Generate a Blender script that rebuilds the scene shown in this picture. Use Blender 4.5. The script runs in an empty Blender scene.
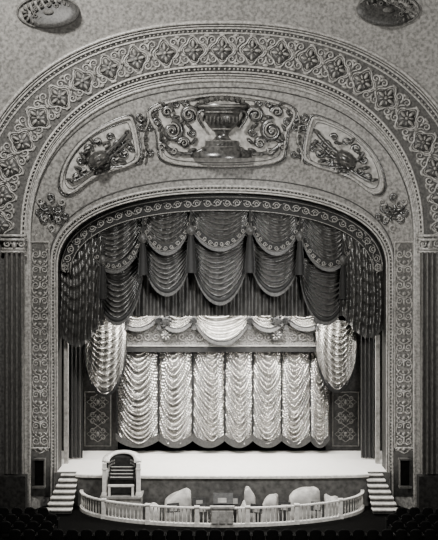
import bpy, math, random
from mathutils import Vector
random.seed(7)
pi=math.pi
CX=222.0
def W(px,py,Y):
    k=(40+Y)/800.0
    return ((px-CX)*k, Y, (270-py)*k)
# ---------------------------------------------------------------- materials
def mat(name,c1,c2=None,rough=.7,scale=8,bump=0.0,kind='noise',spec=.3,lo=.35,hi=.65,bscale=None,sheen=0,metal=0,stretch=(1,1,1)):
    m=bpy.data.materials.new(name); m.use_nodes=True
    nt=m.node_tree; N=nt.nodes; L=nt.links
    b=N['Principled BSDF']; b.inputs['Roughness'].default_value=rough
    b.inputs['Specular IOR Level'].default_value=spec
    b.inputs['Metallic'].default_value=metal
    if sheen: b.inputs['Sheen Weight'].default_value=sheen
    tc=N.new('ShaderNodeTexCoord'); mp=N.new('ShaderNodeMapping'); mp.inputs['Scale'].default_value=stretch
    L.new(tc.outputs['Object'],mp.inputs['Vector'])
    if c2 is None: c2=c1
    if kind=='voronoi':
        t=N.new('ShaderNodeTexVoronoi'); t.inputs['Scale'].default_value=scale; out=t.outputs['Distance']
    else:
        t=N.new('ShaderNodeTexNoise'); t.inputs['Scale'].default_value=scale; t.inputs['Detail'].default_value=5; out=t.outputs['Fac']
    L.new(mp.outputs['Vector'],t.inputs['Vector'])
    r=N.new('ShaderNodeValToRGB'); r.color_ramp.elements[0].position=lo; r.color_ramp.elements[1].position=hi
    def col(c): return (c*1.03,c*.995,c*.93,1)
    r.color_ramp.elements[0].color=col(c1); r.color_ramp.elements[1].color=col(c2)
    L.new(out,r.inputs['Fac']); L.new(r.outputs['Color'],b.inputs['Base Color'])
    if bump:
        bp=N.new('ShaderNodeBump'); bp.inputs['Strength'].default_value=bump; bp.inputs['Distance'].default_value=.05
        L.new(out,bp.inputs['Height']); L.new(bp.outputs['Normal'],b.inputs['Normal'])
    return m
m_plaster=mat('speckled_plaster',.10,.23,scale=7,bump=.4)
m_cove=mat('cove_plaster',.10,.25,scale=7,bump=.5)
m_band=mat('frieze_ground',.03,.08,scale=8,bump=.3)
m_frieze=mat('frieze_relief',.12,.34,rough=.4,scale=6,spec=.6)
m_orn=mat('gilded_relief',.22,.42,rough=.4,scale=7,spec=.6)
m_trim=mat('gilt_moulding',.14,.36,rough=.38,scale=10,spec=.7)
m_trimd=mat('dark_moulding',.015,.05,rough=.5,scale=12)
m_panel=mat('panel_ground',.20,.38,scale=5,bump=.3)
m_bronze=mat('bronzed_relief',.008,.07,rough=.28,scale=6,spec=1.0)
m_strip=mat('strip_ground',.05,.11,scale=9,bump=.3)
m_lace=mat('lace_net',.02,.085,scale=9,rough=.33,spec=1.0,bump=.25,metal=.2)
m_velvet=mat('dark_velvet',.004,.010,scale=6,rough=.7,sheen=.05)
m_velvetm=mat('grey_velvet',.018,.055,scale=9,rough=.5,sheen=.1,spec=.5)
m_gal=mat('light_braid',.12,.28,scale=12,rough=.5)
m_dark=mat('dark_pleated_cloth',.02,.05,scale=3,rough=.45,spec=.5)
m_satin=mat('silver_satin',.30,.46,scale=3,rough=.24,spec=.8,metal=.82)
m_satinl=mat('pale_satin',.30,.46,scale=5,rough=.26,spec=.8,metal=.7)
m_border=mat('border_cloth',.04,.17,scale=12,kind='voronoi',lo=.2,hi=.6)
m_stage=mat('white_stage_floor',.9,.95,scale=2,rough=.5)
m_white=mat('white_paint',.5,.75,scale=6,rough=.5)
m_riser=mat('riser_shade_and_pedals',.03,.07,scale=6,rough=.6)  # dark grey paints shadow onto the step risers; also colours the pedalboard
m_black=mat('black_void',.003,.006,scale=3,rough=.95,spec=0)
m_darkw=mat('dark_wood',.010,.03,scale=6,rough=.5)
m_board=mat('flat_paint',.08,.16,scale=6,rough=.7)
m_pil=mat('pilaster_plaster',.05,.12,scale=7,rough=.5,spec=.4)
m_carpet=mat('dark_carpet',.002,.006,scale=14,rough=.95,spec=.03)
m_seat=mat('seat_plush',.002,.006,scale=10,rough=.8,spec=.1)
m_cream=mat('cream_enamel',.6,.8,scale=5,rough=.3,spec=.6)
m_ivory=mat('ivory_keys',.5,.65,scale=30,rough=.3)
m_cloth=mat('dust_sheet',.25,.55,scale=2.2,rough=.8,bump=.3)
m_pit=mat('pit_wall',.05,.11,scale=4,rough=.8)
m_podium=mat('podium_paint',.16,.3,scale=4,rough=.8)
# ---------------------------------------------------------------- mesh builder
class M:
    def __init__(s): s.v=[]; s.f=[]
    def grid(s,rows,closed=False):
        b=len(s.v); nr=len(rows); nc=len(rows[0])
        for r in rows: s.v.extend(r)
        for i in range(nr-1):
            for j in range(nc-1 if not closed else nc):
                j2=(j+1)%nc
                s.f.append((b+i*nc+j,b+i*nc+j2,b+(i+1)*nc+j2,b+(i+1)*nc+j))
    def box(s,x0,x1,y0,y1,z0,z1):
        b=len(s.v)
        s.v+=[(x,y,z) for z in (z0,z1) for y in (y0,y1) for x in (x0,x1)]
        for q in ((0,2,3,1),(4,5,7,6),(0,1,5,4),(2,6,7,3),(0,4,6,2),(1,3,7,5)): s.f.append(tuple(b+i for i in q))
    def lathe(s,cx,cy,prof,seg=12):
        s.grid([[(cx+r*math.cos(2*pi*j/seg),cy+r*math.sin(2*pi*j/seg),z) for j in range(seg)] for r,z in prof],True)
    def tube(s,pts,rad,depth,k=5,lift=0,flat=1.7):
        n=len(pts); rows=[]
        for i,(x,y) in enumerate(pts):
            a=pts[max(i-1,0)]; c=pts[min(i+1,n-1)]
            tx,ty=c[0]-a[0],c[1]-a[1]; l=math.hypot(tx,ty) or 1
            nx,ny=-ty/l,tx/l
            r=rad(i/(n-1)) if callable(rad) else rad
            Y0=depth(x,y)-lift; row=[]
            for j in range(k):
                al=pi*j/(k-1)
                q=r*math.cos(al)
                row.append(W(x+nx*q,y+ny*q,Y0-.05*r*math.sin(al)*flat+(.03 if j in(0,k-1) else 0)))
            rows.append(row)
        s.grid(rows)
    def blob(s,cx,cy,rx,ry,ang,depth,h=1.0,seg=10,rings=3,lift=0):
        ca,sa=math.cos(ang),math.sin(ang); rows=[]
        Yc=depth(cx,cy)-lift
        for i in range(rings+1):
            ph=pi/2*i/rings; rr=max(math.cos(ph),.02); row=[]
            for j in range(seg):
                a=2*pi*j/seg; u=rx*rr*math.cos(a); v=ry*rr*math.sin(a)
                row.append(W(cx+u*ca-v*sa,cy+u*sa+v*ca,Yc-.05*min(rx,ry)*h*math.sin(ph)+(.03 if i==0 else 0)))
            rows.append(row)
        s.grid(rows,True)
    def poly(s,pts,depth,lift):
        cx=sum(p[0] for p in pts)/len(pts); cy=sum(p[1] for p in pts)/len(pts)
        K=8; rows=[]
        for i in range(K+1):
            t=max(i/K,.01); rows.append([(cx+(p[0]-cx)*t,cy+(p[1]-cy)*t) for p in pts])
        s.grid([[W(x,y,depth(x,y)-lift) for x,y in r] for r in rows],True)
def obj(m,name,material,parent=None,label=None,category=None,kind=None,group=None,smooth=True,origin=None):
    xs=[v[0] for v in m.v]; ys=[v[1] for v in m.v]; zs=[v[2] for v in m.v]
    o=origin or ((min(xs)+max(xs))/2,(min(ys)+max(ys))/2,min(zs))
    me=bpy.data.meshes.new(name)
    me.from_pydata([(a-o[0],b-o[1],c-o[2]) for a,b,c in m.v],[],m.f); me.update()
    if smooth:
        for p in me.polygons: p.use_smooth=True
    me.materials.append(material)
    ob=bpy.data.objects.new(name,me); bpy.context.collection.objects.link(ob)
    if parent: ob.parent=parent; ob.location=Vector(o)-parent.location
    else: ob.location=o
    tag(ob,label,category,kind,group); return ob
def tag(ob,label=None,category=None,kind=None,group=None):
    if label: ob['label']=label
    if category: ob['category']=category
    if kind: ob['kind']=kind
    if group: ob['group']=group
def empty(name,loc,label,category,group=None):
    e=bpy.data.objects.new(name,None); e.location=loc; e.empty_display_size=.3
    bpy.context.collection.objects.link(e); tag(e,label,category,None,group); return e
def copy_thing(root,loc,rotz=0,scale=None):
    r=root.copy(); bpy.context.collection.objects.link(r); r.location=loc; r.rotation_euler=(0,0,rotz)
    for c in root.children:
        k=c.copy(); bpy.context.collection.objects.link(k); k.parent=r
    return r
def bevel(ob,w=.02):
    b=ob.modifiers.new('bevel','BEVEL'); b.width=w; b.segments=2; b.limit_method='ANGLE'
# ---------------------------------------------------------------- proscenium rings
R0=(470,-230,240,2.3,-8.0); R1=(256,22,240,2.3,-2.0); R1b=(250,29,240,2.3,-1.8)
B0=(246,33,240,2.3,-1.7); B1=(201,66,240,2.3,-1.4)
S0=(193,80,240,2.3,-1.0); S1=(171,186,266,2.3,.2)
O1=(165,192,268,2.3,.4)
def lerpR(a,b,s): return tuple(a[i]+(b[i]-a[i])*s for i in range(5))
def rp(R,th):
    w,top,sp,n,Y=R; h=sp-top; c=math.cos(th); s_=max(math.sin(th),0)
    return (CX+w*math.copysign(abs(c)**(2/n),c), sp-h*s_**(2/n))
def ringpts(R,base=None,na=120,nb=10,straight=True):
    Y=R[4]; 
    if base is None: base=270+11.75*800/(40+Y)
    L=[]
    if straight: L+=[(CX-R[0],base+(R[2]-base)*i/nb) for i in range(nb)]
    L+=[rp(R,pi-pi*i/na) for i in range(na+1)]
    if straight: L+=[(CX+R[0],base+(R[2]-base)*i/nb) for i in range(nb-1,-1,-1)]
    return L
def loft(Ra,Rb,n=6,m=None,base=None):
    m=m or M(); rows=[]
    for i in range(n+1):
        R=lerpR(Ra,Rb,i/n); rows.append([W(x,y,R[4]) for x,y in ringpts(R,base)])
    m.grid(rows); return m
def depthfn(A,B):
    def F(s,px,py):
        w,top,sp,n,Y=lerpR(A,B,s); dx=abs(px-CX)
        if py>=sp: return dx/w-1
        return (dx/w)**n+(((sp-py)/(sp-top))**n)-1
    def d(px,py):
        lo,hi=0,1
        if F(0,px,py)>0: return A[4]
        if F(1,px,py)<0: return B[4]
        for _ in range(14):
            mid=(lo+hi)/2
            if F(mid,px,py)<0: lo=mid
            else: hi=mid
        return A[4]+(B[4]-A[4])*lo
    return d
dband=depthfn(B0,B1); dsplay=depthfn(S0,S1); dout=depthfn(R0,R1)
dc=lambda Y:(lambda x,y:Y)
obj(loft(R0,R1,16),'ceiling',m_plaster,kind='structure',label='speckled grey plaster sounding board above the arch')
obj(loft(R1,R1b,2,loft(R1b,B0,2)),'trim_1',m_trimd,kind='structure')
obj(loft(B0,B1,8),'wall_front',m_band,kind='structure')
obj(loft(B1,S0,4),'trim_2',m_trimd,kind='structure')
obj(loft(S0,S1,14),'wall_cove',m_cove,kind='structure')
m=loft(S1,O1,3); loft(O1,(165*40.4/41.6,270-77*40.4/41.6,270,2.3,1.6),3,m); obj(m,'trim_3',m_trimd,kind='structure')
ti=4
def mould(R,rad,material,lift=0,flat=1.3):
    global ti
    m=M(); m.tube(ringpts(R,None,160,8),rad,dc(R[4]),k=7,lift=lift,flat=flat)
    obj(m,'trim_%d'%ti,material,kind='structure'); ti+=1
mould(R1,2.0,m_trim); mould(lerpR(R1,B0,.3),.8,m_trim); mould(lerpR(R1,B0,.55),1.1,m_trim); mould(B0,1.2,m_trim)
mould(B1,1.2,m_orn); mould(lerpR(B1,S0,.42),1.1,m_trim); mould(lerpR(B1,S0,.62),.8,m_trim); mould(lerpR(B1,S0,.8),.8,m_trim); mould(S0,1.8,m_trim); mould(lerpR(S0,S1,.07),.7,m_trimd)
mould(S1,1.4,m_trim); mould(lerpR(S1,O1,.6),1.1,m_trim); mould(O1,.9,m_orn); mould(lerpR(S0,S1,.93),.7,m_trimd)
def bead(R,step,r,material):
    global ti
    P=ringpts(R,470,400,60); m=M(); acc=0
    for a,b in zip(P,P[1:]):
        acc+=math.hypot(b[0]-a[0],b[1]-a[1])
        if acc>=step: acc=0; m.blob(b[0],b[1],r,r,0,dc(R[4]),1.6,6,2)
    obj(m,'trim_%d'%ti,material,kind='structure',label='beaded moulding'); ti+=1
bead(lerpR(B1,S0,.2),3.6,1.3,m_orn); bead(lerpR(R1,B0,.78),4,1.2,m_trim); bead(lerpR(S1,O1,.3),3.2,1.0,m_orn)
# ---------------------------------------------------------------- scrolls
def spiral(cx,cy,r0,r1,a0,turns,n=16):
    return [(cx+(r0+(r1-r0)*i/n)*math.cos(a0+turns*2*pi*i/n),cy+(r0+(r1-r0)*i/n)*math.sin(a0+turns*2*pi*i/n)) for i in range(n+1)]
def bez(a,b,c,n=8): return [((1-t)**2*a[0]+2*t*(1-t)*b[0]+t*t*c[0],(1-t)**2*a[1]+2*t*(1-t)*b[1]+t*t*c[1]) for t in [i/n for i in range(n+1)]]
def path_motifs(R,step,base=None,straight=False,jitter=0):
    P=ringpts(R,base,600,100,straight); out=[]
    tot=sum(math.hypot(b[0]-a[0],b[1]-a[1]) for a,b in zip(P,P[1:])); n=round(tot/step); st=tot/n; acc=0; k=.5
    for a,b in zip(P,P[1:]):
        l=math.hypot(b[0]-a[0],b[1]-a[1]); acc+=l
        while acc>=k*st and k<n: 
            out.append((b[0],b[1],math.atan2(b[1]-a[1],b[0]-a[0]))); k+=1
    return out,st
def xf(pts,x,y,a,sc=1,flip=1):
    ca,sa=math.cos(a),math.sin(a); return [(x+(u*ca-v*flip*sa)*sc,y+(u*sa+v*flip*ca)*sc) for u,v in pts]
fr=M(); fd=M()
mot,st=path_motifs(lerpR(B0,B1,.5),29)
tap=lambda r:(lambda t:r*(1-.5*t))
for i,(x,y,a) in enumerate(mot):
    if y>262: continue
    fd.blob(x,y,9.2,9.8,a,dband,.25,20,3,lift=.02)
    for k in range(4):
        an=k*pi/2; q=xf([(5.6*math.cos(an),6.4*math.sin(an))],x,y,a)[0]
        fr.blob(q[0],q[1],3.8,1.7,a+an,dband,2.4,lift=.05)
        an+=pi/4; q=xf([(4.4*math.cos(an),4.8*math.sin(an))],x,y,a)[0]
        fr.blob(q[0],q[1],2.6,1.0,a+an,dband,2.4,lift=.05)
    fr.blob(x,y,1.9,1.9,a,dband,2.8,lift=.05)
    for rr,wd in ((11,1.0),(8.8,.5)):
        ringp=[((rr+1.9*math.cos(4*t))*math.cos(t)*.95,(rr+1.9*math.cos(4*t))*math.sin(t)*1.08) for t in [2*pi*j/36 for j in range(37)]]
        fr.tube(xf(ringp,x,y,a),wd,dband,4)
    for fy in (1,-1):
        for fx in (1,-1):
            sp=[(14.5-fx*(4.8-u),v*fy) for u,v in spiral(0,9.4,4.2,.8,0,1.25,14)]
            fr.tube(xf(sp,x,y,a),tap(1.1),dband,4)
            fr.tube(xf([(14.5+fx*u,v*fy) for u,v in bez((0,0),(1.5,5),(5,6),6)],x,y,a),.8,dband,4)
        q=xf([(14.5,fy*14)],x,y,a)[0]; fr.blob(q[0],q[1],3.4,1.7,a,dband,1.8)
        q=xf([(0,fy*14.5)],x,y,a)[0]; fr.blob(q[0],q[1],3.6,1.3,a,dband,1.8)
        q=xf([(14.5,fy*8)],x,y,a)[0]; fr.blob(q[0],q[1],1.2,3,a,dband,2)
    q=xf([(14.5,0)],x,y,a)[0]; fr.blob(q[0],q[1],2.2,2.2,a,dband,2)
obj(fr,'trim_%d'%ti,m_frieze,kind='structure',label='gilded frieze of lobed lozenges and linking scrolls'); ti+=1
obj(fd,'trim_%d'%ti,m_trimd,kind='structure',label='dark discs behind the frieze lozenges'); ti+=1
# ---------------------------------------------------------------- cove vertical arabesques
def arabesque(side):
    root=empty('arabesque_panel',W(CX+side*182,450,-.4),'tall narrow panel of gilded arabesque scrolls beside the stage opening','relief panel','arabesque panels')
    g=M(); X=lambda q:CX+side*q
    g.grid([[W(X(w),y,dsplay(X(w),330)-.03) for w in (172.5,177.5,182,186.5,192)] for y in [242+ (448-242)*i/10 for i in range(11)]])
    obj(g,'ground',m_strip,root)
    f=M()
    for w in (173,191.5): f.tube([(X(w),242+206*i/10) for i in range(11)],.8,dsplay,5,lift=.03)
    for y in (242,448): f.tube([(X(173+18.5*i/4),y) for i in range(5)],.8,dsplay,5,lift=.03)
    obj(f,'frame',m_trim,root)
    o=M(); y=254; k=0
    while y<442:
        for s in (1,-1):
            o.tube([(X(182.2)+s*u,v) for u,v in spiral(4.2,y,4.0,.7,(pi if k%2 else -pi),1.5 if k%2 else -1.5,16)],tap(.95),dsplay,4,lift=.03)
            o.tube([(X(182.2)+s*u,v) for u,v in bez((0,y+12),(9,y+9),(7.6,y+1),6)],.75,dsplay,4,lift=.03)
            o.blob(X(182.2)+s*5,y+8,2.6,1.0,s*.8,dsplay,2,8,lift=.03)
            o.blob(X(182.2)+s*6.6,y-4,1.6,.9,s*-.8,dsplay,2,8,lift=.03)
        o.blob(X(182.2),y,1.1,4,0,dsplay,2,lift=.03); o.blob(X(182.2),y+8.5,2.1,2.1,pi/4,dsplay,2,8,lift=.03)
        y+=15.6; k+=1
    obj(o,'scrollwork',m_frieze,root)
arabesque(-1); arabesque(1)
def spray(side):
    root=empty('foliage_spray',W(CX+side*171,228,-.5),'gilded scrolling leaf spray on the cove above the side panel','relief ornament','foliage sprays')
    o=M(); x0=CX+side*171; 
    for (cx,cy,r,a0,t) in ((-8,-6,6,0,1.3),(7,-8,6,pi,-1.3),(-7,8,5,0,-1.3),(7,7,5.5,pi,1.3),(-14,3,4,0,1.2),(12,-1,4,pi,-1.2),(1,-16,4,pi/2,1.2)):
        o.tube([(x0+side*u,213+v) for u,v in spiral(cx,cy,r,1,a0,t,16)],tap(2.0),dsplay,5)
    for a in range(6): o.blob(x0+4*math.cos(a*pi/3),213+4*math.sin(a*pi/3),4.4,2,a*pi/3,dsplay,1.8)
    o.blob(x0,213,2.6,2.6,0,dsplay,3)
    obj(o,'scrollwork',m_bronze,root)
    for (cx,cy,r,a0,t) in ((-11,-11,4,0,1.2),(11,-12,4,pi,-1.2),(0,15,4,pi/2,1.2),(-7,7,3,0,-1.2),(7,6,3,pi,1.2)):
        o=M(); o.tube([(x0+side*u,213+v) for u,v in spiral(cx,cy,r,1,a0,t,16)],tap(1.1),dsplay,5,lift=.08); obj(o,'tendril',m_frieze,root)
spray(-1); spray(1)
# ---------------------------------------------------------------- cartouche panels
def smooth_closed(P,n=6):
    out=[]; N=len(P)
    for i in range(N):
        p0,p1,p2,p3=P[i-1],P[i],P[(i+1)%N],P[(i+2)%N]
        for j in range(n):
            t=j/n
            out.append(tuple(.5*((2*p1[k])+(-p0[k]+p2[k])*t+(2*p0[k]-5*p1[k]+4*p2[k]-p3[k])*t*t+(-p0[k]+3*p1[k]-3*p2[k]+p3[k])*t**3) for k in (0,1)))
    return out
def side_panel(side):
    X=lambda x:CX+side*(CX-x)
    P=[(61,183),(66,164),(79,145),(100,129),(126,118),(133,123),(138,146),(138,158),(128,165),(112,170),(92,178),(74,191),(65,192)]
    C=smooth_closed([(X(x),y) for x,y in P]); root=empty('cartouche_panel',W(X(100),190,-.3),'pale cartouche panel with lute and ribbon trophy in relief','relief panel','side cartouche panels')
    g=M(); g.poly(C,dsplay,.06); obj(g,'ground',m_panel,root)
    f=M(); C3=[(X(101)+(x-X(101))*1.06,157+(y-157)*1.07) for x,y in C]; f.tube(C3+C3[:2],1.2,dsplay,5,lift=.0); obj(f,'outer_frame',m_bronze,root)
    f=M(); f.tube(C+C[:2],1.6,dsplay,6,lift=.05,flat=2.2); 
    obj(f,'frame',m_trim,root)
    f=M(); C2=[(X(101)+(x-X(101))*.9,157+(y-157)*.88) for x,y in C]; f.tube(C2+C2[:2],.5,dsplay,4,lift=.07); obj(f,'inner_frame',m_bronze,root)
    b=M(); q=lambda x,y:(X(x),y)
    ang=(-.55 if side<0 else .55)
    b.blob(*q(98,159),12,8,ang,dsplay,2.6,16,5,lift=.06)
    obj(b,'lute_body',m_bronze,root)
    b=M(); b.tube([q(*p) for p in bez((106,153),(114,148),(126,134),10)],2.2,dsplay,5,lift=.2); b.blob(*q(127,132),3.6,2.6,ang,dsplay,2.5,lift=.2); obj(b,'lute_neck',m_bronze,root)
    b=M()
    for (cx,cy,r,a0,t) in ((119,145,5,pi,1.4),(124,153,4.5,pi,-1.4),(84,171,4.5,0,1.4),(76,177,3.5,0,-1.4),(110,168,4,pi,1.4),(88,149,4.5,0,-1.4),(115,161,4,pi/2,1.4),(110,137,3.5,0,-1.3),(98,142,3.5,pi,1.3),(80,160,3.5,0,1.3),(98,173,3,0,1.3),(131,149,3,pi,1.3)):
        b.tube([(X(u),v) for u,v in spiral(cx,cy,r,.8,a0,t,18)],tap(2.0),dsplay,5,lift=.06)
    b.tube([q(*p) for p in bez((72,182),(90,176),(130,140),12)],1.8,dsplay,5,lift=.1)
    b.tube([q(*p) for p in bez((80,152),(92,172),(122,166),12)],1.8,dsplay,5,lift=.1)
    for (x,y,a) in ((112,150,.6),(106,143,-.2),(92,168,.5),(84,158,1.2),(120,150,.9),(98,170,.1),(78,168,.3),(106,165,-.4),(116,155,.1),(129,143,.6),(86,152,-.5),(70,180,.2),(92,141,.9),(122,161,.2),(104,171,.7)):
        b.blob(*q(x,y),4.8,2.1,a*(1 if side<0 else -1),dsplay,2.4,lift=.08)
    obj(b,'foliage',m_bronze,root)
    h=M(); h.tube([(X(98)+ (u)*math.cos(ang)-(v)*math.sin(ang),159+u*math.sin(ang)+v*math.cos(ang)) for u,v in [(8*math.cos(t),5*math.sin(t)) for t in [2*pi*j/20 for j in range(21)]]],.7,dsplay,5,lift=.6)
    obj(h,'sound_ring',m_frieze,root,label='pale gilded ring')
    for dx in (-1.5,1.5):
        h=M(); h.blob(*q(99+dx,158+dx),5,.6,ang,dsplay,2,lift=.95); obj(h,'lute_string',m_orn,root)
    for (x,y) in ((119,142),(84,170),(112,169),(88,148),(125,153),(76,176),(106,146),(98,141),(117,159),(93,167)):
        h=M(); h.blob(*q(x,y),2.6,1.1,ang,dsplay,2,lift=.2); obj(h,'leaf_highlight',m_orn,root)  # pale blobs paint highlights onto the bronzed foliage
side_panel(-1); side_panel(1)
for side in (-1,1):
    root=empty('scroll_pendant',W(CX+side*77,170,-.3),'bronzed scroll pendant hanging between two cove panels','relief ornament','scroll pendants')
    o=M(); x0=CX+side*77
    for (cx,cy,r,a0,t) in ((-5,117,5,0,1.3),(5,117,5,pi,-1.3),(-4,128,4,0,-1.2),(4,128,4,pi,1.2),(-5,154,4,0,1.2),(5,152,4,pi,-1.2),(side*8,160,4,0,1.2)):
        o.tube([(x0+u,v) for u,v in spiral(cx,cy,r,.8,a0,t,14)],tap(1.8),dsplay,5)
    for i in range(6): o.blob(x0,124+i*6.5,3.4-.2*i,2.6,0,dsplay,2)
    obj(o,'scrollwork',m_bronze,root)
    o=M(); o.tube([(x0-side*(2-4*t)+2*math.sin(t*9),112+50*t) for t in [i/14 for i in range(15)]],.8,dsplay,4,lift=.16); obj(o,'ribbon',m_frieze,root)
root=empty('urn_panel',W(CX,166,-.2),'wide pale panel with bronzed urn between foliage scrolls','relief panel')
P=[(150,112),(163,104),(190,98),(222,95),(254,98),(281,104),(294,112),(291,124),(286,132),(284,150),(280,159),(262,164),(222,166),(182,164),(164,159),(160,150),(158,132),(153,124)]
C=smooth_closed(P,5); g=M(); g.poly(C,dsplay,.06); obj(g,'ground',m_panel,root)
f=M(); f.tube(C+C[:2],1.6,dsplay,6,lift=.05,flat=2.2); obj(f,'frame',m_trim,root)
f=M(); C3=[(CX+(x-CX)*1.035,131+(y-131)*1.06) for x,y in C]; f.tube(C3+C3[:2],1.1,dsplay,5); obj(f,'outer_frame',m_bronze,root)
f=M(); C2=[(CX+(x-CX)*.95,131+(y-131)*.91) for x,y in C]; f.tube(C2+C2[:2],.5,dsplay,4,lift=.07); obj(f,'inner_frame',m_bronze,root)
u=M(); prof=[(104,25),(106,26),(108,25),(110,21),(113,18),(117,17),(122,17),(126,14),(130,10),(133,7),(136,6),(138,8),(140,10),(141,17),(146,17),(147,21),(151,21),(152,30),(158,30)]
rows=[]
for py,r in prof:
    rows.append([W(CX+r*math.cos(pi*j/16),py,dsplay(CX,py)-.06-.035*r*math.sin(pi*j/16)) for j in range(17)])
u.grid(rows); obj(u,'urn',m_bronze,root)
dU=lambda R:(lambda x,y:dsplay(CX,y)-.07-.035*math.sqrt(max(R*R-(x-CX)**2,0)))
for py,r in ((106,26),(112,19),(129,11),(141,15),(147,19),(154,28)):
    h=M(); h.tube([(CX-r+2*r*i/16,py) for i in range(17)],.5,dU(r),5); obj(h,'urn_band',m_frieze,root)
for i in range(9):
    h=M(); h.blob(CX-15+3.75*i,119.5,1.0,3.8,0,dU(17.5),2); obj(h,'gadroon',m_strip,root)
for i in range(9):
    h=M(); h.blob(CX-20+5*i,103-4.5*(1-((i-4)/4.5)**2),3.4,2.8,0,dU(22),2.4); obj(h,'fruit',m_bronze if i%2 else m_strip,root)
for s in (-1,1):
    h=M(); h.tube([(CX+s*uu,v) for uu,v in bez((18,110),(31,112),(18,128),10)],1.4,dsplay,5,lift=.4); obj(h,'urn_handle',m_bronze,root)
    o=M()
    for (cx,cy,r,a0,t,w) in ((33,115,9,pi,1.6,3.0),(50,131,11,-pi/2,-1.6,3.3),(55,112,6,pi,1.3,2.5),(38,143,6,0,-1.4,2.5),(36,103,3.5,0,1.2,1.8),(61,147,5,pi,1.3,2.2),(30,132,4,0,1.3,1.9),(65,122,4,0,-1.3,1.9),(46,104,3.5,0,1.2,1.6),(48,151,4,0,1.3,1.9),(68,108,3,0,1.2,1.5)):
        o.tube([(CX+s*uu,v) for uu,v in spiral(cx,cy,r,1,a0,t,24)],tap(w),dsplay,5,lift=.06)
    o.tube([(CX+s*uu,v) for uu,v in bez((20,150),(40,160),(58,145),12)],2.2,dsplay,5,lift=.06)
    for (x,y,a) in ((30,150,.3),(40,154,-.2),(53,151,-.6),(61,137,1.2),(62,128,1),(41,122,.6),(26,106,.9),(59,104,-.2),(47,117,.2),(33,126,-.7),(67,114,.8),(57,141,.3),(43,136,1.1),(28,141,.8)):
        o.blob(CX+s*x,y,5,2.1,a*s,dsplay,2.2,lift=.07)
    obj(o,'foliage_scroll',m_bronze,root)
    for (cx,cy,r,a0,t) in ((33,115,7,pi,1.4),(50,131,8,-pi/2,-1.4),(55,112,4.5,pi,1.2),(48,151,3,0,1.3),(38,143,4,0,-1.3),(61,147,3.5,pi,1.2)):
        o=M(); o.tube([(CX+s*uu,v) for uu,v in spiral(cx,cy,r,.8,a0,t,18)],tap(.75),dsplay,5,lift=.26); obj(o,'scroll_highlight',m_frieze,root,label='pale painted highlight on the scroll')  # pale spirals laid on the bronze as painted highlights
# ---------------------------------------------------------------- ceiling medallions
for x,y in ((48,12),(388,10)):
    root=empty('ceiling_medallion',W(x,y,dout(x,y)),'round dark carved medallion with leaf rosette on the ceiling','medallion','ceiling medallions')
    g=M(); D=lambda a,b:dout(a,b)
    g.blob(x,y,31,16,0,D,.15,32,4,lift=.05); obj(g,'disc',m_trimd,root)
    o=M(); o.tube([(x+31*math.cos(2*pi*i/40),y+16*math.sin(2*pi*i/40)) for i in range(41)],1.0,D,5,lift=.06)
    obj(o,'rim',m_strip,root)
    o=M()
    for k in range(22):
        a=2*pi*k/22; o.blob(x+24*math.cos(a),y+12.4*math.sin(a),2.6,1.4,a*2,D,1.5,lift=.16)
    for k in range(12):
        a=2*pi*k/12; o.tube([(x+15*math.cos(a)+p,y+7.6*math.sin(a)+q) for p,q in spiral(0,0,2.6,.6,a,1.2,10)],.7,D,4,lift=.16)
    o.blob(x,y,6,3,0,D,1.2,lift=.16); obj(o,'rosette',m_strip,root)
# ---------------------------------------------------------------- pilasters
for s in (-1,1):
    root=empty('pilaster',(s*10.0,-1.5,-11.75),'fluted pilaster with scrolled capital beside the arch','pilaster','pilasters')
    g=M(); xs=[198+ (218-198)*i/60 for i in range(61)]
    def fl(w): 
        t=(w-198)/20; return -1.6-.25*abs(math.sin(t*pi*4))
    g.grid([[W(CX+s*w,y,fl(w)) for w in xs] for y in (252,300,350,400,460,474)]); obj(g,'shaft',m_pil,root)
    c=M()
    for y,w,d in ((236,13,.42),(240,12,.35),(249,11,.2),(252,12,.28)):
        X0=W(CX+s*(208-w),y,-1.5); X1=W(CX+s*(208+w),y,-1.5)
        c.box(min(X0[0],X1[0]),max(X0[0],X1[0]),-1.5-d,-1.45,X0[2]-.06,X0[2]+.06)
    c.tube(spiral(CX+s*201,244,4,1,pi,1.4,16),1,dc(-1.6),5,lift=.1); c.tube(spiral(CX+s*215,244,4,1,0,-1.4,16),1,dc(-1.6),5,lift=.1)
    c.blob(CX+s*208,245,3,5,0,dc(-1.6),1.5); obj(c,'capital',m_trim,root)
    b=M(); x0,_,z0=W(CX+s*208,474,-1.5)
    b.box(x0-.65,x0+.65,-1.95,-1.5,-11.75,z0); obj(b,'base',m_darkw,root,smooth=False)
for s,n in ((-1,'left'),(1,'right')):
    g=M(); g.grid([[W(CX+s*w,y,dsplay(CX+s*w,400)-.06) for w in (171.5,178,186,192.5)] for y in (451,470,496)])
    obj(g,'shaded_wall_base_'+n,m_darkw,kind='structure')  # dark strip whose colour stands in for dim light at the wall base
    x=s*9.15; 
    g=M(); g.box(x-.42,x+.42,-.75,-.62,-10.6,-9.35); o1=obj(g,'door_%d'%(1 if s<0 else 2),m_black,kind='structure',smooth=False)
    g=M()
    for a in (x-.45,x+.41): g.box(a,a+.05,-.8,-.62,-10.6,-9.3)
    g.box(x-.48,x+.48,-.84,-.62,-9.32,-9.24); g.box(x-.48,x+.48,-.9,-.62,-10.68,-10.58)
    obj(g,'trim_%d'%ti,m_pil,kind='structure',smooth=False); ti+=1
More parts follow.
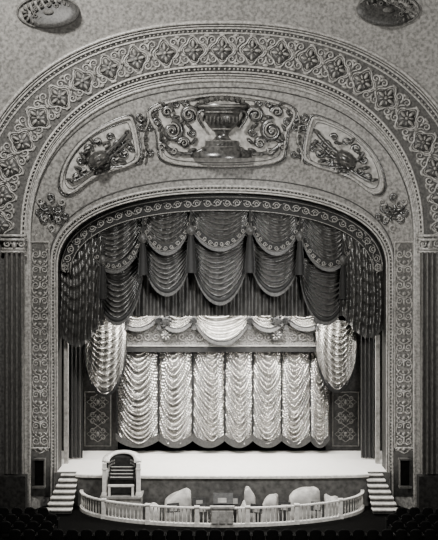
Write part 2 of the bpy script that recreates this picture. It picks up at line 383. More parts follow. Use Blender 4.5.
# ---------------------------------------------------------------- fabric makers
def swag(x0,x1,yt0,yt1,yb,Y,nf=6,amp=.13,end=6,bul=.3,nu=40,nv=None,pw=.6,seed=0,ts=0,vert=.05,sg=0):
    nv=nv or int(nf*10); rows=[]; rnd=random.Random(seed*31+int(x0*7)); ph=rnd.random()*.4; vk=rnd.uniform(5,7)
    for j in range(nv+1):
        v=j/nv; row=[]
        for i in range(nu+1):
            u=i/nu; par=4*u*(1-u)
            base=yt0+(yt1-yt0)*u; yt=base+ts*par
            b=base+end+(yb-(yt0+yt1)/2-end)*max(par,0)**pw
            y=yt+(b-yt)*v
            w=v*nf+ph-sg*par+.25*math.sin(u*7+seed)+.2*math.sin(v*5+u*3+seed)
            fr_=w-math.floor(w); saw=((fr_/.68)**1.3 if fr_<.68 else (1-fr_)/.32)
            env=.4+.6*par**.5
            g=vert*(1-.3*v)*math.sin(u*2*pi*vk+1.2*math.sin(v*4+seed))
            row.append(W(x0+(x1-x0)*u,y,Y-amp*saw*env-bul*par*(.35+.65*v)-g))
        rows.append(row)
    m=M(); m.grid(rows); return m
def swag_edge(x0,x1,yt0,yt1,yb,end=6,pw=.6,n=32,off=0):
    out=[]
    for i in range(n+1):
        u=i/n; par=4*u*(1-u); out.append((x0+(x1-x0)*u,yt0+(yt1-yt0)*u+end+(yb-(yt0+yt1)/2-end)*max(par,0)**pw+off,par))
    return out
def border(x0,x1,yt0,yt1,yb,Y,bul,end,pw,root,wid=8,scroll=True,mg=None):
    mg=mg or m_gal
    E=swag_edge(x0,x1,yt0,yt1,yb,end,pw); b=M()
    dY=lambda par:Y-bul*par-.24
    b.grid([[W(x,y+o,dY(p)-.04*math.sin(pi*(o+wid)/wid)) for x,y,p in E] for o in (-wid,-wid*.66,-wid*.33,0)])
    obj(b,'swag_border',m_velvet,root)
    fx=lambda px,py:dY(4*((px-x0)/(x1-x0))*(1-(px-x0)/(x1-x0)))
    if scroll:
        g=M(); L=0; k=0
        for a,c in zip(E,E[1:]):
            L+=math.hypot(c[0]-a[0],c[1]-a[1])
            if L>5.6:
                L=0; k+=1
                g.tube(spiral(c[0],c[1]-wid/2,2.4,.6,(0 if k%2 else pi),1.3*(1 if k%2 else -1),12),.45,fx,4,lift=.05)
        g.tube([(x,y-.8) for x,y,p in E],.25,fx,4,lift=.03)
        obj(g,'border_scrollwork',mg,root)
    f=M(); n=int(abs(x1-x0)*1.5)
    E2=swag_edge(x0,x1,yt0,yt1,yb,end,pw,n)
    f.grid([[W(x,y+o,dY(p)+(.03 if i%2 else -.03)) for i,(x,y,p) in enumerate(E2)] for o in (0,3.5)])
    obj(f,'fringe',m_velvetm,root)
def pleats(x0,x1,yt,yb,Y,n,amp=.12,seed=0,nv=6):
    rnd=random.Random(seed); ns=n*10; offs=[rnd.uniform(-.5,.5) for _ in range(n+2)]
    rows=[]
    for j in range(nv+1):
        v=j/nv; row=[]
        for i in range(ns+1):
            u=i/ns; k=u*n; o=offs[int(k)]
            row.append(W(x0+(x1-x0)*u,yt+(yb-yt)*v,Y-amp*math.sin(2*pi*k+o*.8*math.sin(pi*(k%1)))*(1+.3*o)))
        rows.append(row)
    m=M(); m.grid(rows); return m
def fall(x0,x1,t0,t1,yb,Y,seed,s):
    rows=[]; nu,nv=90,90
    for j in range(nv+1):
        v=j/nv; row=[]
        for i in range(nu+1):
            u=i/nu; yt=t0+(t1-t0)*u; uo=u if s<0 else 1-u
            b=yb-22+22*math.sin(pi*min(max(uo*.95+.12,0),1))
            y=yt+(b-yt)*v
            k=uo*7+1.6*(1-v)*uo*(1-uo)+.3*math.sin(v*4+seed)
            dg=v*9+uo*2.2-2.5*(4*u*(1-u)); fr_=dg-math.floor(dg); sw=(fr_/.7 if fr_<.7 else (1-fr_)/.3)
            row.append(W(x0+(x1-x0)*u,y,Y-.19*math.sin(2*pi*k)*(.4+.6*v)-.17*sw*(1-v*.6)-.25*math.sin(pi*u)))
        rows.append(row)
    m=M(); m.grid(rows); e=M(); bt=rows[-1]
    e.grid([[(x,y-.04,z+.02) for x,y,z in bt],[(x,y-.05,z-.2) for x,y,z in bt]])
    return m,e
# ---------------------------------------------------------------- grand valance
gv=empty('grand_valance',W(CX,210,1.6),'deep tiered stage valance of dark lace swags with scroll-patterned borders','valance')
YB=1.0
A0=(166*.975,195,270,2.3,YB); A1=(151,211,275,2.3,YB)
h=M()
rows=[]
for i in range(5):
    R=lerpR(A0,A1,i/4); rows.append([W(x,y,YB-.03*math.sin(pi*i/4)) for x,y in ringpts(R,262)])
h.grid(rows); obj(h,'header_border',m_velvet,gv,label='black arched header border')
h=M()
for R in (lerpR(A0,A1,.12),lerpR(A0,A1,.95)): h.tube(ringpts(R,262,140),.4,dc(YB-.06),4)
mot,st=path_motifs(lerpR(A0,A1,.5),10,262,True)
for k,(x,y,a) in enumerate(mot):
    f=1 if k%2 else -1
    h.tube(xf(spiral(0,0,3.8,.8,pi,1.5,16),x,y,a,1,f),.5,dc(YB-.06),4)
    h.tube(xf(bez((-5.5,3),(0,6),(5.5,-3),6),x,y,a,.8,f),.4,dc(YB-.06),4)
obj(h,'header_scrollwork',m_gal,gv)
row2=[(93,143,262,258,322,2.0,11,12),(142,192,240,240,293,1.95,10,8),(190,250,236,236,302,1.85,12,8),(249,301,240,240,293,1.95,10,8),(300,350,258,262,322,2.0,11,12)]
row1=[(86,145,205,198,270,1.6,12,24),(142,192,198,194,252,1.55,11,18),(189,251,192,192,248,1.5,11,22),(249,301,194,198,252,1.55,11,18),(299,356,198,205,268,1.6,12,24)]
for k,(a,b,t0,t1,yb,Y,nf,en) in enumerate(row2):
    obj(swag(a,b,t0,t1,yb,Y,nf,.28,en,.35,seed=k+1,vert=.02,sg=1.6),'swag',m_lace,gv); border(a,b,t0,t1,yb,Y,.4,en,.6,gv,4,False)
for k,(a,b,t0,t1,yb,Y,nf,en) in enumerate(row1):
    obj(swag(a,b,t0,t1,yb,Y,nf,.25,en,.3,seed=k+9,vert=.05,sg=2.2),'swag',m_lace,gv); border(a,b,t0,t1,yb,Y,.34,en,.6,gv,8)
for (a,b,t0,t1,yb,sd,s) in ((59,104,252,210,343,3,-1),(340,387,210,252,334,5,1)):
    mm,e=fall(a,b,t0,t1,yb,1.38,sd,s); obj(mm,'side_fall',m_lace,gv); obj(e,'fringe',m_velvetm,gv)
for cx,yt,yb,w in ((143,236,276,3.6),(191,228,274,4),(250,228,274,4),(300,234,276,3.6),(103,258,300,3.2),(343,258,300,3.2)):
    x,Y,z=W(cx,yt,.95); k=.05; Hh=(yb-yt)*.05
    t=M(); t.lathe(x,Y,[(.01,z+1.0),(.05,z+.95),(.05,z+.05)],8); obj(t,'cord',m_velvet,gv)
    t=M(); t.lathe(x,Y,[(.02,z+.16),(w*k*.9,z+.06),(w*k*1.3,z-.14),(w*k*.9,z-.3),(w*k*.4,z-.38)],12); obj(t,'tassel_knot',m_velvetm,gv)
    t=M(); S=24; rows=[]
    for q in range(9):
        v=q/8; r=w*k*(.5+.75*v**.6)
        rows.append([(x+r*(1+.12*math.cos(12*2*pi*j/S))*math.cos(2*pi*j/S),Y+.8*r*math.sin(2*pi*j/S),z-.36-(Hh-.36)*v) for j in range(S)])
    t.grid(rows,True); obj(t,'tassel_skirt',m_velvet,gv)
r=empty('border_curtain',W(CX,316,2.5),'dark pleated border curtain hanging behind the lace valance','curtain')
obj(pleats(62,382,205,316,2.5,44,.12,3),'pleated_cloth',m_dark,r)
# ---------------------------------------------------------------- second valance
sv=empty('inner_valance',W(CX,347,3.6),'grey patterned inner valance with satin swags and round medallions','valance')
b=M(); b.grid([[W(105+ (339-105)*i/80,y,3.7-.04*math.cos(i*.9)) for i in range(81)] for y in (318,326,334,341,348)]); obj(b,'header_border',m_border,sv)
b=M()
for y in (326,346): b.tube([(105+234*i/40,y) for i in range(41)],.6,dc(3.6),4)
k=0; x=122
while x<325:
    b.tube(spiral(x,337,4.2,.8,0 if k%2 else pi,1.3*(1 if k%2 else -1),14),.6,dc(3.62),4); x+=8.6; k+=1
obj(b,'header_scrollwork',m_gal,sv)
f=M(); f.grid([[W(112+(332-112)*i/300,y,3.65+(.03 if i%2 else -.03)) for i in range(301)] for y in (347,352)]); obj(f,'fringe',m_velvet,sv)
for (a,c,t,yb) in ((114,160,307,328),(157,196,307,329),(192,252,305,342),(249,288,307,329),(285,328,307,328)):
    obj(swag(a,c,t,t,yb,3.3,7,.2,3,.3,seed=int(a),vert=.02,sg=1),'swag',m_satinl,sv); border(a,c,t,t,yb,3.3,.3,3,.6,sv,1.5,False)
for x in (127,159,194,250,286,317):
    b=M(); x_,Y_,z_=W(x,320,2.85); b.lathe(x_,Y_,[(.01,z_+.2),(.14,z_+.14),(.2,z_),(.14,z_-.14),(.05,z_-.2),(.15,z_-.5)],12); obj(b,'ball_tassel',m_velvet,sv)
for x in (166,277):
    b=M(); b.blob(x,335,6.5,6.5,0,dc(3.5),1.2,20,4); obj(b,'medallion',m_velvetm,sv)
    b=M(); b.blob(x,321,4.4,4.4,0,dc(2.9),2,14,4)
    for k in range(7): b.blob(x+4.6*math.cos(k*.9),321+4.6*math.sin(k*.9),2.4,1.6,k*.9,dc(2.85),2)
    obj(b,'rosette',m_velvet,sv)
    b=M()
    for k in range(8): b.blob(x+3.5*math.cos(k*pi/4),335+3.5*math.sin(k*pi/4),1.6,.7,k*pi/4,dc(3.1),2)
    obj(b,'medallion_petals',m_gal,sv)
for (a,c,t0,t1,yb,sd) in ((84,127,322,318,394,4),(316,357,318,322,390,6)):
    obj(swag(a,c,t0,t1,yb,3.0,12,.28,26,.4,seed=sd,pw=.5,vert=.05,sg=3.5,nv=150),'side_swag',m_satinl,sv); E=swag_edge(a,c,t0,t1,yb,26,.5,60)
    f=M(); f.grid([[W(x,y+o,3.0-.4*p-.22+(.03 if i%2 else -.03)) for i,(x,y,p) in enumerate(E)] for o in (-3,3)]); obj(f,'fringe',m_velvet,sv)
# ---------------------------------------------------------------- main festoon curtain
mc=empty('house_curtain',W(CX,442,4.6),'silver satin festoon house curtain gathered into swooping columns','curtain')
cols=[(116,160),(158,194),(192,226),(224,254),(252,283),(281,312),(310,330)]
for k,(a,c) in enumerate(cols):
    nu,nv=36,250; rows=[]; rnd=random.Random(k); n=14+rnd.random()*2; sg=3.4+rnd.random()*1.2; dr=rnd.uniform(-.12,.12)
    for j in range(nv+1):
        v=j/nv; row=[]
        for i in range(nu+1):
            u=i/nu; uu=min(max(u+dr*math.sin(pi*u),0),1); par=4*uu*(1-uu)
            y=346+(437-346)*v+8*par*v
            w=v*n*(1+.05*v)-sg*par*(1.4-.5*v)+.3*math.sin(v*8+k)+.1*math.sin(u*9+v*4+k)
            fr_=w-math.floor(w); saw=(fr_/.6)**1.2 if fr_<.6 else (1-fr_)/.4
            am=.25+.08*math.sin(math.floor(w)*2.3+k)
            vert=.03*math.sin(u*pi*5+.8*math.sin(v*6+k))*(1-.6*v)
            row.append(W(a+(c-a)*u,y,4.8-am*saw*(.35+.65*par**.5)-.65*par**.7-vert))
        rows.append(row)
    m=M(); m.grid(rows); obj(m,'curtain_column',m_satin,mc)
    f=M(); f.grid([[W(a+(c-a)*i/60,436+8*4*(i/60)*(1-i/60)+o,4.0+(.03 if i%2 else -.03)) for i in range(61)] for o in (-3,4)]); obj(f,'fringe',m_velvetm,mc)
    t=M(); t.grid([[W(a+1+q,349+88*j/30,4.5-.05*math.cos(q*.7)+.02*math.sin(j)) for q in (-1,-.4,.4,1)] for j in range(31)]); obj(t,'gathering_tape',m_velvet,mc)
for s,nm in ((-1,'l'),(1,'r')):
    X=lambda x:CX+s*(CX-x)
    r=empty('leg_curtain',W(X(75),452,3.0),'narrow dark pleated leg curtain at the side of the stage','curtain','leg curtains')
    a,b=sorted((X(67),X(83))); obj(pleats(a,b,300,458,2.95,4,.12,5),'pleated_cloth',m_velvetm,r)
    r=empty('lit_reveal_strip',W(X(65.5),470,1.9),'pale vertical strip painting in the lit reveal inside the stage opening','lit strip','lit reveal strips')  # pale strip added to paint in the lit side reveal
    g=M(); x0=W(X(64),0,1.9)[0]; x1=W(X(68),0,1.9)[0]; g.box(min(x0,x1),max(x0,x1),1.9,2.1,-10.15,W(0,335,1.9)[2]); obj(g,'panel',m_panel,r,smooth=False)
    r=empty('ornamental_flat',W(X(98),449,5.0),'dark scenic flat painted with pale lozenge scrollwork','stage flat','ornamental flats')
    g=M(); a,b=sorted((X(60),X(118))); p=W(a,0,5.0); q=W(b,0,5.0); g.box(p[0],q[0],5.0,5.08,-10.15,W(0,330,5)[2]); obj(g,'board',m_darkw,r,smooth=False)
    o=M(); cx=X(98)
    for y in (402,418,434):
        for sg in (-1,1):
            for sv_ in (-1,1): o.tube([(cx+sg*u,y+sv_*v) for u,v in spiral(5,3.6,3.4,.7,pi,1.2,12)],.6,dc(4.98),4)
            o.tube([(cx,y-8),(cx+sg*11,y),(cx,y+8)],.5,dc(4.98),4)
        o.blob(cx,y,2,2.6,0,dc(4.98),1)
    o.tube([(cx-13,392),(cx+13,392),(cx+13,446),(cx-13,446),(cx-13,392)],.8,dc(4.98),4)
    obj(o,'painted_scrollwork',m_board,r)
# ---------------------------------------------------------------- stage house
ZS=-10.15; ZF=-11.75; ZP=-12.7
g=M(); g.box(-9.6,9.6,7.5,7.6,ZS-.4,9); obj(g,'wall_back',m_black,kind='structure',smooth=False)
for s,n in((-1,'left'),(1,'right')):
    g=M(); x=s*9.6; g.box(min(x,x+s*.1),max(x,x+s*.1),1.6,7.6,ZS-.4,9); obj(g,'wall_'+n,m_black,kind='structure',smooth=False)
g=M()
g.box(-9.6,9.6,1.6,4.9,ZS-.4,ZS); g.box(-8.3,8.3,.3,1.6,ZS-.4,ZS); 
N=40
top=[(-7.3+14.6*i/N, -.15-.35*math.sqrt(max(1-((i/N)*2-1)**2,0))) for i in range(N+1)]
g.grid([[(x,.3,ZS) for x,y in top],[(x,y,ZS) for x,y in top]])
obj(g,'stage_floor',m_stage,label='bright white stage floor and apron',kind='structure',smooth=False)
g=M(); g.box(-9.6,9.6,4.9,7.5,ZS-.4,ZS-.01); obj(g,'floor_upstage',m_black,kind='structure',smooth=False)
g=M(); g.grid([[(x,y,ZS) for x,y in top],[(x,y-.05,ZS-.03) for x,y in top],[(x,y-.05,ZS-.14) for x,y in top],[(x,y+.03,ZS-.17) for x,y in top]]); obj(g,'trim_%d'%ti,m_white,kind='structure',smooth=False); ti+=1
g=M(); g.grid([[(x,y+.04,ZS-.15) for x,y in top],[(x,y+.04,ZP) for x,y in top]]); obj(g,'wall_pit',m_pit,kind='structure')
for s in (-1,1):
    g=M(); a,b=sorted((s*7.32,s*8.4)); g.box(a,b,.12,.3,ZF,ZS-.01); obj(g,'trim_%d'%ti,m_pit,kind='structure',smooth=False); ti+=1
def ell(t,da=0,db=0): return ((6.95+da)*math.cos(t),-.35-(3.0+db)*math.sin(t))
g=M(); Ps=[ell(pi-pi*i/60,.12,.12) for i in range(61)]
g.grid([[(x,y,ZF) for x,y in Ps],[(x*1.02,-6,ZF) for x,y in Ps],[(x*1.1,-38,ZF) for x,y in Ps]])
for s in(-1,1): g.grid([[(s*7.07,.3,ZF),(s*20,.3,ZF)],[(s*7.07,-.35,ZF),(s*20,-.35,ZF)],[(s*7.2,-6,ZF),(s*20,-6,ZF)],[(s*7.78,-38,ZF),(s*20,-38,ZF)]])
obj(g,'floor',m_carpet,kind='structure')
g=M(); g.box(-7.1,7.1,-3.5,0,ZP-.1,ZP); obj(g,'floor_pit',m_darkw,kind='structure',smooth=False)
# ---------------------------------------------------------------- balustrade
bal=empty('pit_balustrade',(0,-3.35,ZF),'white curved orchestra pit balustrade with turned balusters','balustrade')
def arcbox(m,w,z0,z1,t0=0,t1=pi,n=80):
    rows=[]
    for i in range(n+1):
        t=t0+(t1-t0)*i/n; a=ell(t,-w/2,-w/2); b=ell(t,w/2,w/2)
        rows.append([(a[0],a[1],z0),(b[0],b[1],z0),(b[0],b[1],z1),(a[0],a[1],z1)])
    m.grid(rows,True)
m=M(); arcbox(m,.16,-10.94,-10.88); obj(m,'top_rail',m_white,bal,smooth=False)
m=M(); arcbox(m,.16,ZF-.02,-11.62); obj(m,'base_rail',m_white,bal,smooth=False)
m=M(); arcbox(m,.1,ZP,ZF-.02); obj(m,'kerb_wall',m_pit,bal,smooth=False)
tt=[i/400*pi for i in range(401)]; L=[0]
for a,b in zip(tt,tt[1:]):
    p,q=ell(a),ell(b); L.append(L[-1]+math.hypot(q[0]-p[0],q[1]-p[1]))
def at(s):
    for i in range(400):
        if L[i+1]>=s: return tt[i]+(tt[i+1]-tt[i])*(s-L[i])/(L[i+1]-L[i])
    return pi
bm=M(); bm.lathe(0,0,[(.035,0),(.035,.04),(.014,.07),(.028,.18),(.034,.24),(.018,.38),(.011,.5),(.026,.56),(.026,.68)],8)
b0=None; NP=7; NB=84
for i in range(NB):
    s=L[-1]*(i+.5)/NB; x,y=ell(at(s))
    if b0 is None: b0=obj(bm,'baluster',m_white,bal,origin=(0,0,0)); o=b0
    else: o=b0.copy(); bpy.context.collection.objects.link(o)
    o.location=Vector((x,y,-11.62))-bal.location
for i in range(1,NP):
    s=L[-1]*i/NP; t=at(s); x,y=ell(t)
    m=M(); m.box(x-.09,x+.09,y-.09,y+.09,ZF,-10.84); m.box(x-.12,x+.12,y-.12,y+.12,-10.88,-10.83); m.box(x-.12,x+.12,y-.12,y+.12,ZF,-11.58)
    obj(m,'newel_post',m_white,bal,smooth=False)
m=M(); m.box(-.5,.5,-3.52,-3.38,ZF,-10.85); m.box(-.56,.56,-3.56,-3.3,-10.88,-10.8)
for xx in (-.34,0,.34):
    m.box(xx-.13,xx+.13,-3.56,-3.52,-11.55,-11.0)
obj(m,'gate_panel',m_panel,bal,smooth=False)
# ---------------------------------------------------------------- stairs
for s in(-1,1):
    r=empty('stage_steps',(s*7.9,-.8,ZF),'white steps leading up to the stage, shadow painted dark on the risers','stairs','stage steps')
    for k in range(7):
        z=ZS-.05-.21*k; y0=-.1-.28*k
        xa=7.2; xb=8.05+.07*k; a,b=sorted((s*xa,s*xb))
        m=M(); m.box(a,b,y0,min(y0+.4,.08),z-.07,z); o=obj(m,'tread',m_white,r,smooth=False); bevel(o,.015)
        m=M(); m.box(a+.04,b-.04,y0+.06,min(y0+.4,.08),max(z-.21,ZF),z-.07); o=obj(m,'riser',m_riser,r,smooth=False)  # riser shadow is in its dark colour
# ---------------------------------------------------------------- organ console
x0,x1=-5.75,-3.95; xc=(x0+x1)/2
lf=M(); lf.box(x0-.05,x1+.05,-1.72,-.6,ZP,-10.95); lf.box(x0-.1,x1+.1,-1.78,-.57,-10.95,-10.86)
lift=obj(lf,'organ_lift',m_podium,label='square raised platform carrying the organ console',category='platform',smooth=False)
oc=empty('organ_console',(xc,-1.3,-10.85),'cream horseshoe organ console with tiered keyboards','organ')
m=M(); m.box(x0+.2,x1-.2,-1.1,-.75,-10.85,-9.12)
o=obj(m,'inner_body',m_darkw,oc,smooth=False); bevel(o,.03)
def horse(m,z0f,z1f,ro,ri,n=30):
    rows=[]
    for i in range(n+1):
        t=pi*i/n; c,s_=math.cos(t),math.sin(t)
        rows.append([(xc+ro*c,-1.7+(ro+.17)*s_,z1f(s_)),(xc+ro*c,-1.7+(ro+.17)*s_,z0f(s_)),(xc+ri*c,-1.7+(ri+.14)*s_,z0f(s_)),(xc+ri*c,-1.7+(ri+.14)*s_,z1f(s_)-.04)])
    m.grid(rows,True)
m=M(); horse(m,lambda s:-10.85,lambda s:-9.6+.1*s,.9,.74); obj(m,'case',m_cream,oc)
m=M(); horse(m,lambda s:-9.58+.1*s,lambda s:-9.28+.3*s**.7,.84,.68); obj(m,'horseshoe_stop_rail',m_darkw,oc)
m=M(); horse(m,lambda s:-9.28+.3*s**.7,lambda s:-9.2+.34*s**.7,.95,.60); obj(m,'top_cap',m_cream,oc)
for sd in (-1,1):
    x=xc+sd*.82; m=M(); m.box(x-.1,x+.1,-1.86,-1.66,-10.85,-9.3); m.box(x-.13,x+.13,-1.9,-1.64,-9.62,-9.54); m.box(x-.13,x+.13,-1.9,-1.64,-10.85,-10.7); o=obj(m,'end_post',m_cream,oc,smooth=False); bevel(o,.02)
for i in range(2,23):
    for q in range(2):
        m=M(); t=pi*i/24; c,s_=math.cos(t),math.sin(t); X_,Y_,Z_=xc+.66*c,-1.72+.8*s_,-9.52+.14*s_+q*.14
        m.box(X_-.02,X_+.02,Y_-.05,Y_,Z_-.04,Z_+.04); obj(m,'stop_tab',m_podium,oc,smooth=False)
for k in range(4):
    y=-1.72+.15*k; z=-10.0+.14*k
    m=M(); m.box(xc-.62,xc+.62,y,y+.2,z-.1,z); obj(m,'key_bed',m_darkw,oc,smooth=False)
    m=M(); m.box(xc-.54,xc+.54,y-.02,y+.08,z,z+.02); obj(m,'keyboard',m_ivory,oc,smooth=False)
m=M(); m.box(xc-.62,xc+.62,-1.5,-1.42,-10.85,-10.05); obj(m,'knee_panel',m_darkw,oc,smooth=False)
m=M(); m.box(xc-.62,xc+.62,-2.1,-1.85,-10.38,-10.3)
for s in (-1,1): m.box(xc+s*.56-.05,xc+s*.56+.05,-2.08,-1.88,-10.85,-10.38)
obj(m,'bench',m_cream,oc,smooth=False)
m=M()
for j in range(18): m.box(xc-.55+j*.062,xc-.52+j*.062,-1.8,-1.5,-10.83,-10.78)
obj(m,'pedalboard',m_riser,oc,smooth=False)
oc.scale=(1,.74,1); oc.location=(xc,-1.1,-10.86)
# ---------------------------------------------------------------- pit things
def sheeted(x,y,w,d,h,rot,label,seed,sl=.25,ex=6):
    m=M(); rows=[]; ns=80; ca,sa=math.cos(rot),math.sin(rot); z0=ZP
    for k in range(15):
        row=[]
        for j in range(ns):
            a=2*pi*j/ns; c,s_=math.cos(a),math.sin(a)
            e=(abs(c)**ex+abs(s_)**ex)**(-1/ex)
            if k<5: r=(k+.02)/5*.95; f=1
            else: q=(k-4)/10; r=.95+.08*q+.06*q*math.sin(a*11+seed)+.04*q*math.sin(a*17); f=1-q**1.3
            U=w/2*r*e*c; V=d/2*r*e*s_
            zt=h*(1+sl*U/w)-.3*(-V/d)*0-.22*(V/d)*(-1)-.12*r*r+.05*math.sin(3*a+seed)*r+.06*math.sin(pi*2*U/w+seed)*(1-r*.5)
            row.append((x+U*ca-V*sa,y+U*sa+V*ca,z0+.02+zt*f))
        rows.append(row)
    m.grid(rows,True); obj(m,'sheeted_instrument',m_cloth,label=label,category='covered instrument')
sheeted(-2.15,-1.25,1.3,.8,1.85,.12,'grand piano under a rumpled sloping dust sheet',1,.3)
sheeted(1.35,-1.0,.55,.4,1.95,-.1,'upright case draped in a pale dust sheet',2,-.2)
sheeted(2.3,-1.25,.8,.6,1.7,-.3,'low chest draped in a pale dust sheet',8,.3)
sheeted(4.0,-1.1,1.5,.7,2.0,.05,'long bulky instrument under a pale dust sheet',3,.2)
sheeted(-3.3,-1.5,.6,.6,1.4,.5,'small drum covered with a pale cloth',4,.1,2.2)
sheeted(.95,-1.9,.4,.4,1.5,.2,'narrow stand covered with a pale cloth',5,.3,3)
sheeted(5.4,-.95,.8,.6,1.6,.1,'small cabinet covered with a pale cloth',6,-.2)
r=empty('conductor_desk',(0.05,-2.0,ZP),'dark wooden conductor desk standing on a box podium','music desk')
m=M(); m.box(-.45,.55,-2.4,-1.5,ZP,ZP+.9); o=obj(m,'podium',m_podium,r,smooth=False)
m=M(); m.box(-.05,.15,-2.05,-1.9,ZP+.9,ZP+1.7); m.box(-.4,-.34,-2.1,-1.8,ZP+.9,ZP+1.75); m.box(.44,.5,-2.1,-1.8,ZP+.9,ZP+1.75); m.box(-.4,.5,-1.85,-1.8,ZP+1.1,ZP+1.7); obj(m,'pedestal',m_darkw,r,smooth=False)
m=M(); m.grid([[(-.42,-2.25,ZP+1.66),(.52,-2.25,ZP+1.66)],[(-.42,-1.75,ZP+2.05),(.52,-1.75,ZP+2.05)],[(-.42,-1.7,ZP+1.98),(.52,-1.7,ZP+1.98)],[(-.42,-2.2,ZP+1.6),(.52,-2.2,ZP+1.6)]],False); obj(m,'desk_top',m_darkw,r,smooth=False)
m=M(); m.grid([[(-.2,-2.2,ZP+1.71),(.2,-2.2,ZP+1.71)],[(-.2,-2.0,ZP+1.87),(.2,-2.0,ZP+1.87)]]); obj(m,'score',m_podium,r,smooth=False)
st=empty('music_stand',(0,0,0),'dark metal orchestra music stand with sloping desk','music stand','music stands')
m=M(); m.lathe(0,0,[(.02,.05),(.02,1.35)],8); obj(m,'pole',m_darkw,st)
m=M()
for k in range(3):
    a=2*pi*k/3; c,s_=math.cos(a),math.sin(a); m.grid([[(0-.02*s_,.02*c,.25),(.02*s_,-.02*c,.25)],[(.32*c-.02*s_,.32*s_+.02*c,.01),(.32*c+.02*s_,.32*s_-.02*c,.01)]])
obj(m,'tripod_base',m_darkw,st)
m=M(); m.box(-.3,.3,-.08,.06,1.27,1.3); m.grid([[(-.3,-.03,1.3),(.3,-.03,1.3)],[(-.3,.12,1.65),(.3,.12,1.65)],[(-.3,.14,1.65),(.3,.14,1.65)],[(-.3,0,1.28),(.3,0,1.28)]]); obj(m,'desk',m_darkw,st,smooth=False)
m=M(); m.grid([[(-.16,-.045,1.32),(.16,-.045,1.32)],[(-.16,.06,1.55),(.16,.06,1.55)]]); obj(m,'sheet_music',m_podium,st,smooth=False)
pos=[(-.95,-2.3,.3),(-1.1,-1.3,.1),(1.6,-2.35,-.3),(2.95,-2.0,-.2),(4.5,-2.0,-.3),(.6,-1.0,0),(-2.3,-2.2,.3)]
for i,p in enumerate(pos):
    if i==0: st.location=(p[0],p[1],ZP); st.rotation_euler=(0,0,p[2])
    else: copy_thing(st,(p[0],p[1],ZP),p[2])
ch=empty('orchestra_chair',(0,0,0),'wooden orchestra chair with slatted back','chair','orchestra chairs')
m=M(); m.box(-.22,.22,-.22,.22,.43,.47); o=obj(m,'seat',m_podium,ch,smooth=False)
for x in(-.19,.19):
    for y in(-.19,.19):
        m=M(); m.lathe(x,y,[(.015,0),(.02,.43)],6); obj(m,'leg',m_darkw,ch)
m=M(); m.box(-.22,.22,-.23,-.2,.78,.9); m.box(-.22,.22,-.23,-.2,.6,.66)
for x in(-.2,.2): m.box(x-.02,x+.02,-.235,-.2,.45,.9)
obj(m,'backrest',m_podium,ch,smooth=False)
pos=[(-3.1,-2.25,.4),(-1.6,-2.65,.2),(2.2,-2.6,-.2),(3.6,-2.4,-.4),(-.45,-.95,.3),(5.3,-1.7,-.5),(-.75,-2.85,0)]
for i,p in enumerate(pos):
    if i==0: ch.location=(p[0],p[1],ZP); ch.rotation_euler=(0,0,p[2])
    else: copy_thing(ch,(p[0],p[1],ZP),p[2])
# ---------------------------------------------------------------- theatre seats
se=empty('theatre_seat',(0,0,0),'dark plush theatre seat with rounded back facing the stage','seat','theatre seats')
m=M(); rows=[]
for j in range(9):
    v=j/8; row=[]
    for i in range(11):
        u=i/10*2-1; top_=.9-.12*abs(u)**3; row.append((.24*u,-.2-.06*v+.04*u*u,.35+(top_-.35)*v))
    rows.append(row)
m.grid(rows); o=obj(m,'backrest',m_seat,se); sd=o.modifiers.new('s','SOLIDIFY'); sd.thickness=.06
m=M(); m.box(-.22,.22,-.17,.28,.36,.46); o=obj(m,'cushion',m_seat,se,smooth=False); bevel(o,.03)
for s in(-1,1):
    m=M(); m.box(s*.26-.025,s*.26+.025,-.2,.22,.58,.63); obj(m,'armrest',m_seat,se,smooth=False)
    m=M(); m.box(s*.26-.02,s*.26+.02,-.15,.12,0,.58); obj(m,'leg',m_seat,se,smooth=False)
first=True
def addseat(x,y):
    global first
    if first: se.location=(x,y,ZF); first=False
    else: copy_thing(se,(x,y,ZF),0)
for i in range(30): addseat(-8.7+.6*i,-6.3)
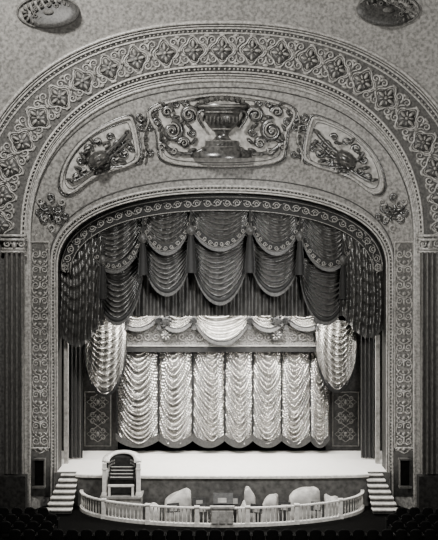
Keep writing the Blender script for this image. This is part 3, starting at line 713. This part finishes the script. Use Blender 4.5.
for s in(-1,1):
    for rr,y in enumerate((-5.2,-4.2,-3.2)):
        for k in range(5-rr//2):
            x=s*(7.6+(.6 if y>-3.5 else 0)+.6*k)
            if abs(x)<10.3: addseat(x,y)
# ---------------------------------------------------------------- lights
def area(loc,tgt,size,e,sy=None):
    l=bpy.data.lights.new('area_light','AREA'); l.energy=e; l.size=size; l.color=(1,.98,.94)
    if sy: l.shape='RECTANGLE'; l.size_y=sy
    o=bpy.data.objects.new('area_light',l); bpy.context.collection.objects.link(o); o.location=loc
    o.rotation_euler=(Vector(tgt)-Vector(loc)).to_track_quat('-Z','Y').to_euler()
def spot(loc,tgt,deg,e,blend=.5,rad=.3):
    l=bpy.data.lights.new('spot_light','SPOT'); l.energy=e; l.spot_size=math.radians(deg); l.spot_blend=blend; l.shadow_soft_size=rad
    o=bpy.data.objects.new('spot_light',l); bpy.context.collection.objects.link(o); o.location=loc
    o.rotation_euler=(Vector(tgt)-Vector(loc)).to_track_quat('-Z','Y').to_euler()
area((-8,-15,14),(0,0,3),2.0,5400)
area((7,-17,1),(0,0,5),2,2000)
spot((-5,-14,9),(0,4,-6.5),32,13000,.6,.15)
spot((6,-14,-7),(0,4,-7),26,4500,.7,.15)
spot((5,-15,4),(0,1.5,0),40,8000,.8,.15)
spot((3,-12,11),(0,1.5,-10.8),46,20000,.9,.2)
area((0,2.9,-2.2),(0,4.5,-8.5),12,600,.3)
area((0,1.9,-2.6),(0,1.8,-10),12,1800,.4)
w=bpy.data.worlds.new('world'); bpy.context.scene.world=w; w.use_nodes=True
w.node_tree.nodes['Background'].inputs[0].default_value=(1,.98,.95,1); w.node_tree.nodes['Background'].inputs[1].default_value=.008
cam=bpy.data.cameras.new('camera'); co=bpy.data.objects.new('camera',cam); bpy.context.collection.objects.link(co)
co.location=(-.15,-40,0); co.rotation_euler=(pi/2,0,0)
cam.sensor_fit='VERTICAL'; cam.sensor_height=27; cam.lens=40; cam.clip_end=200
bpy.context.scene.camera=co
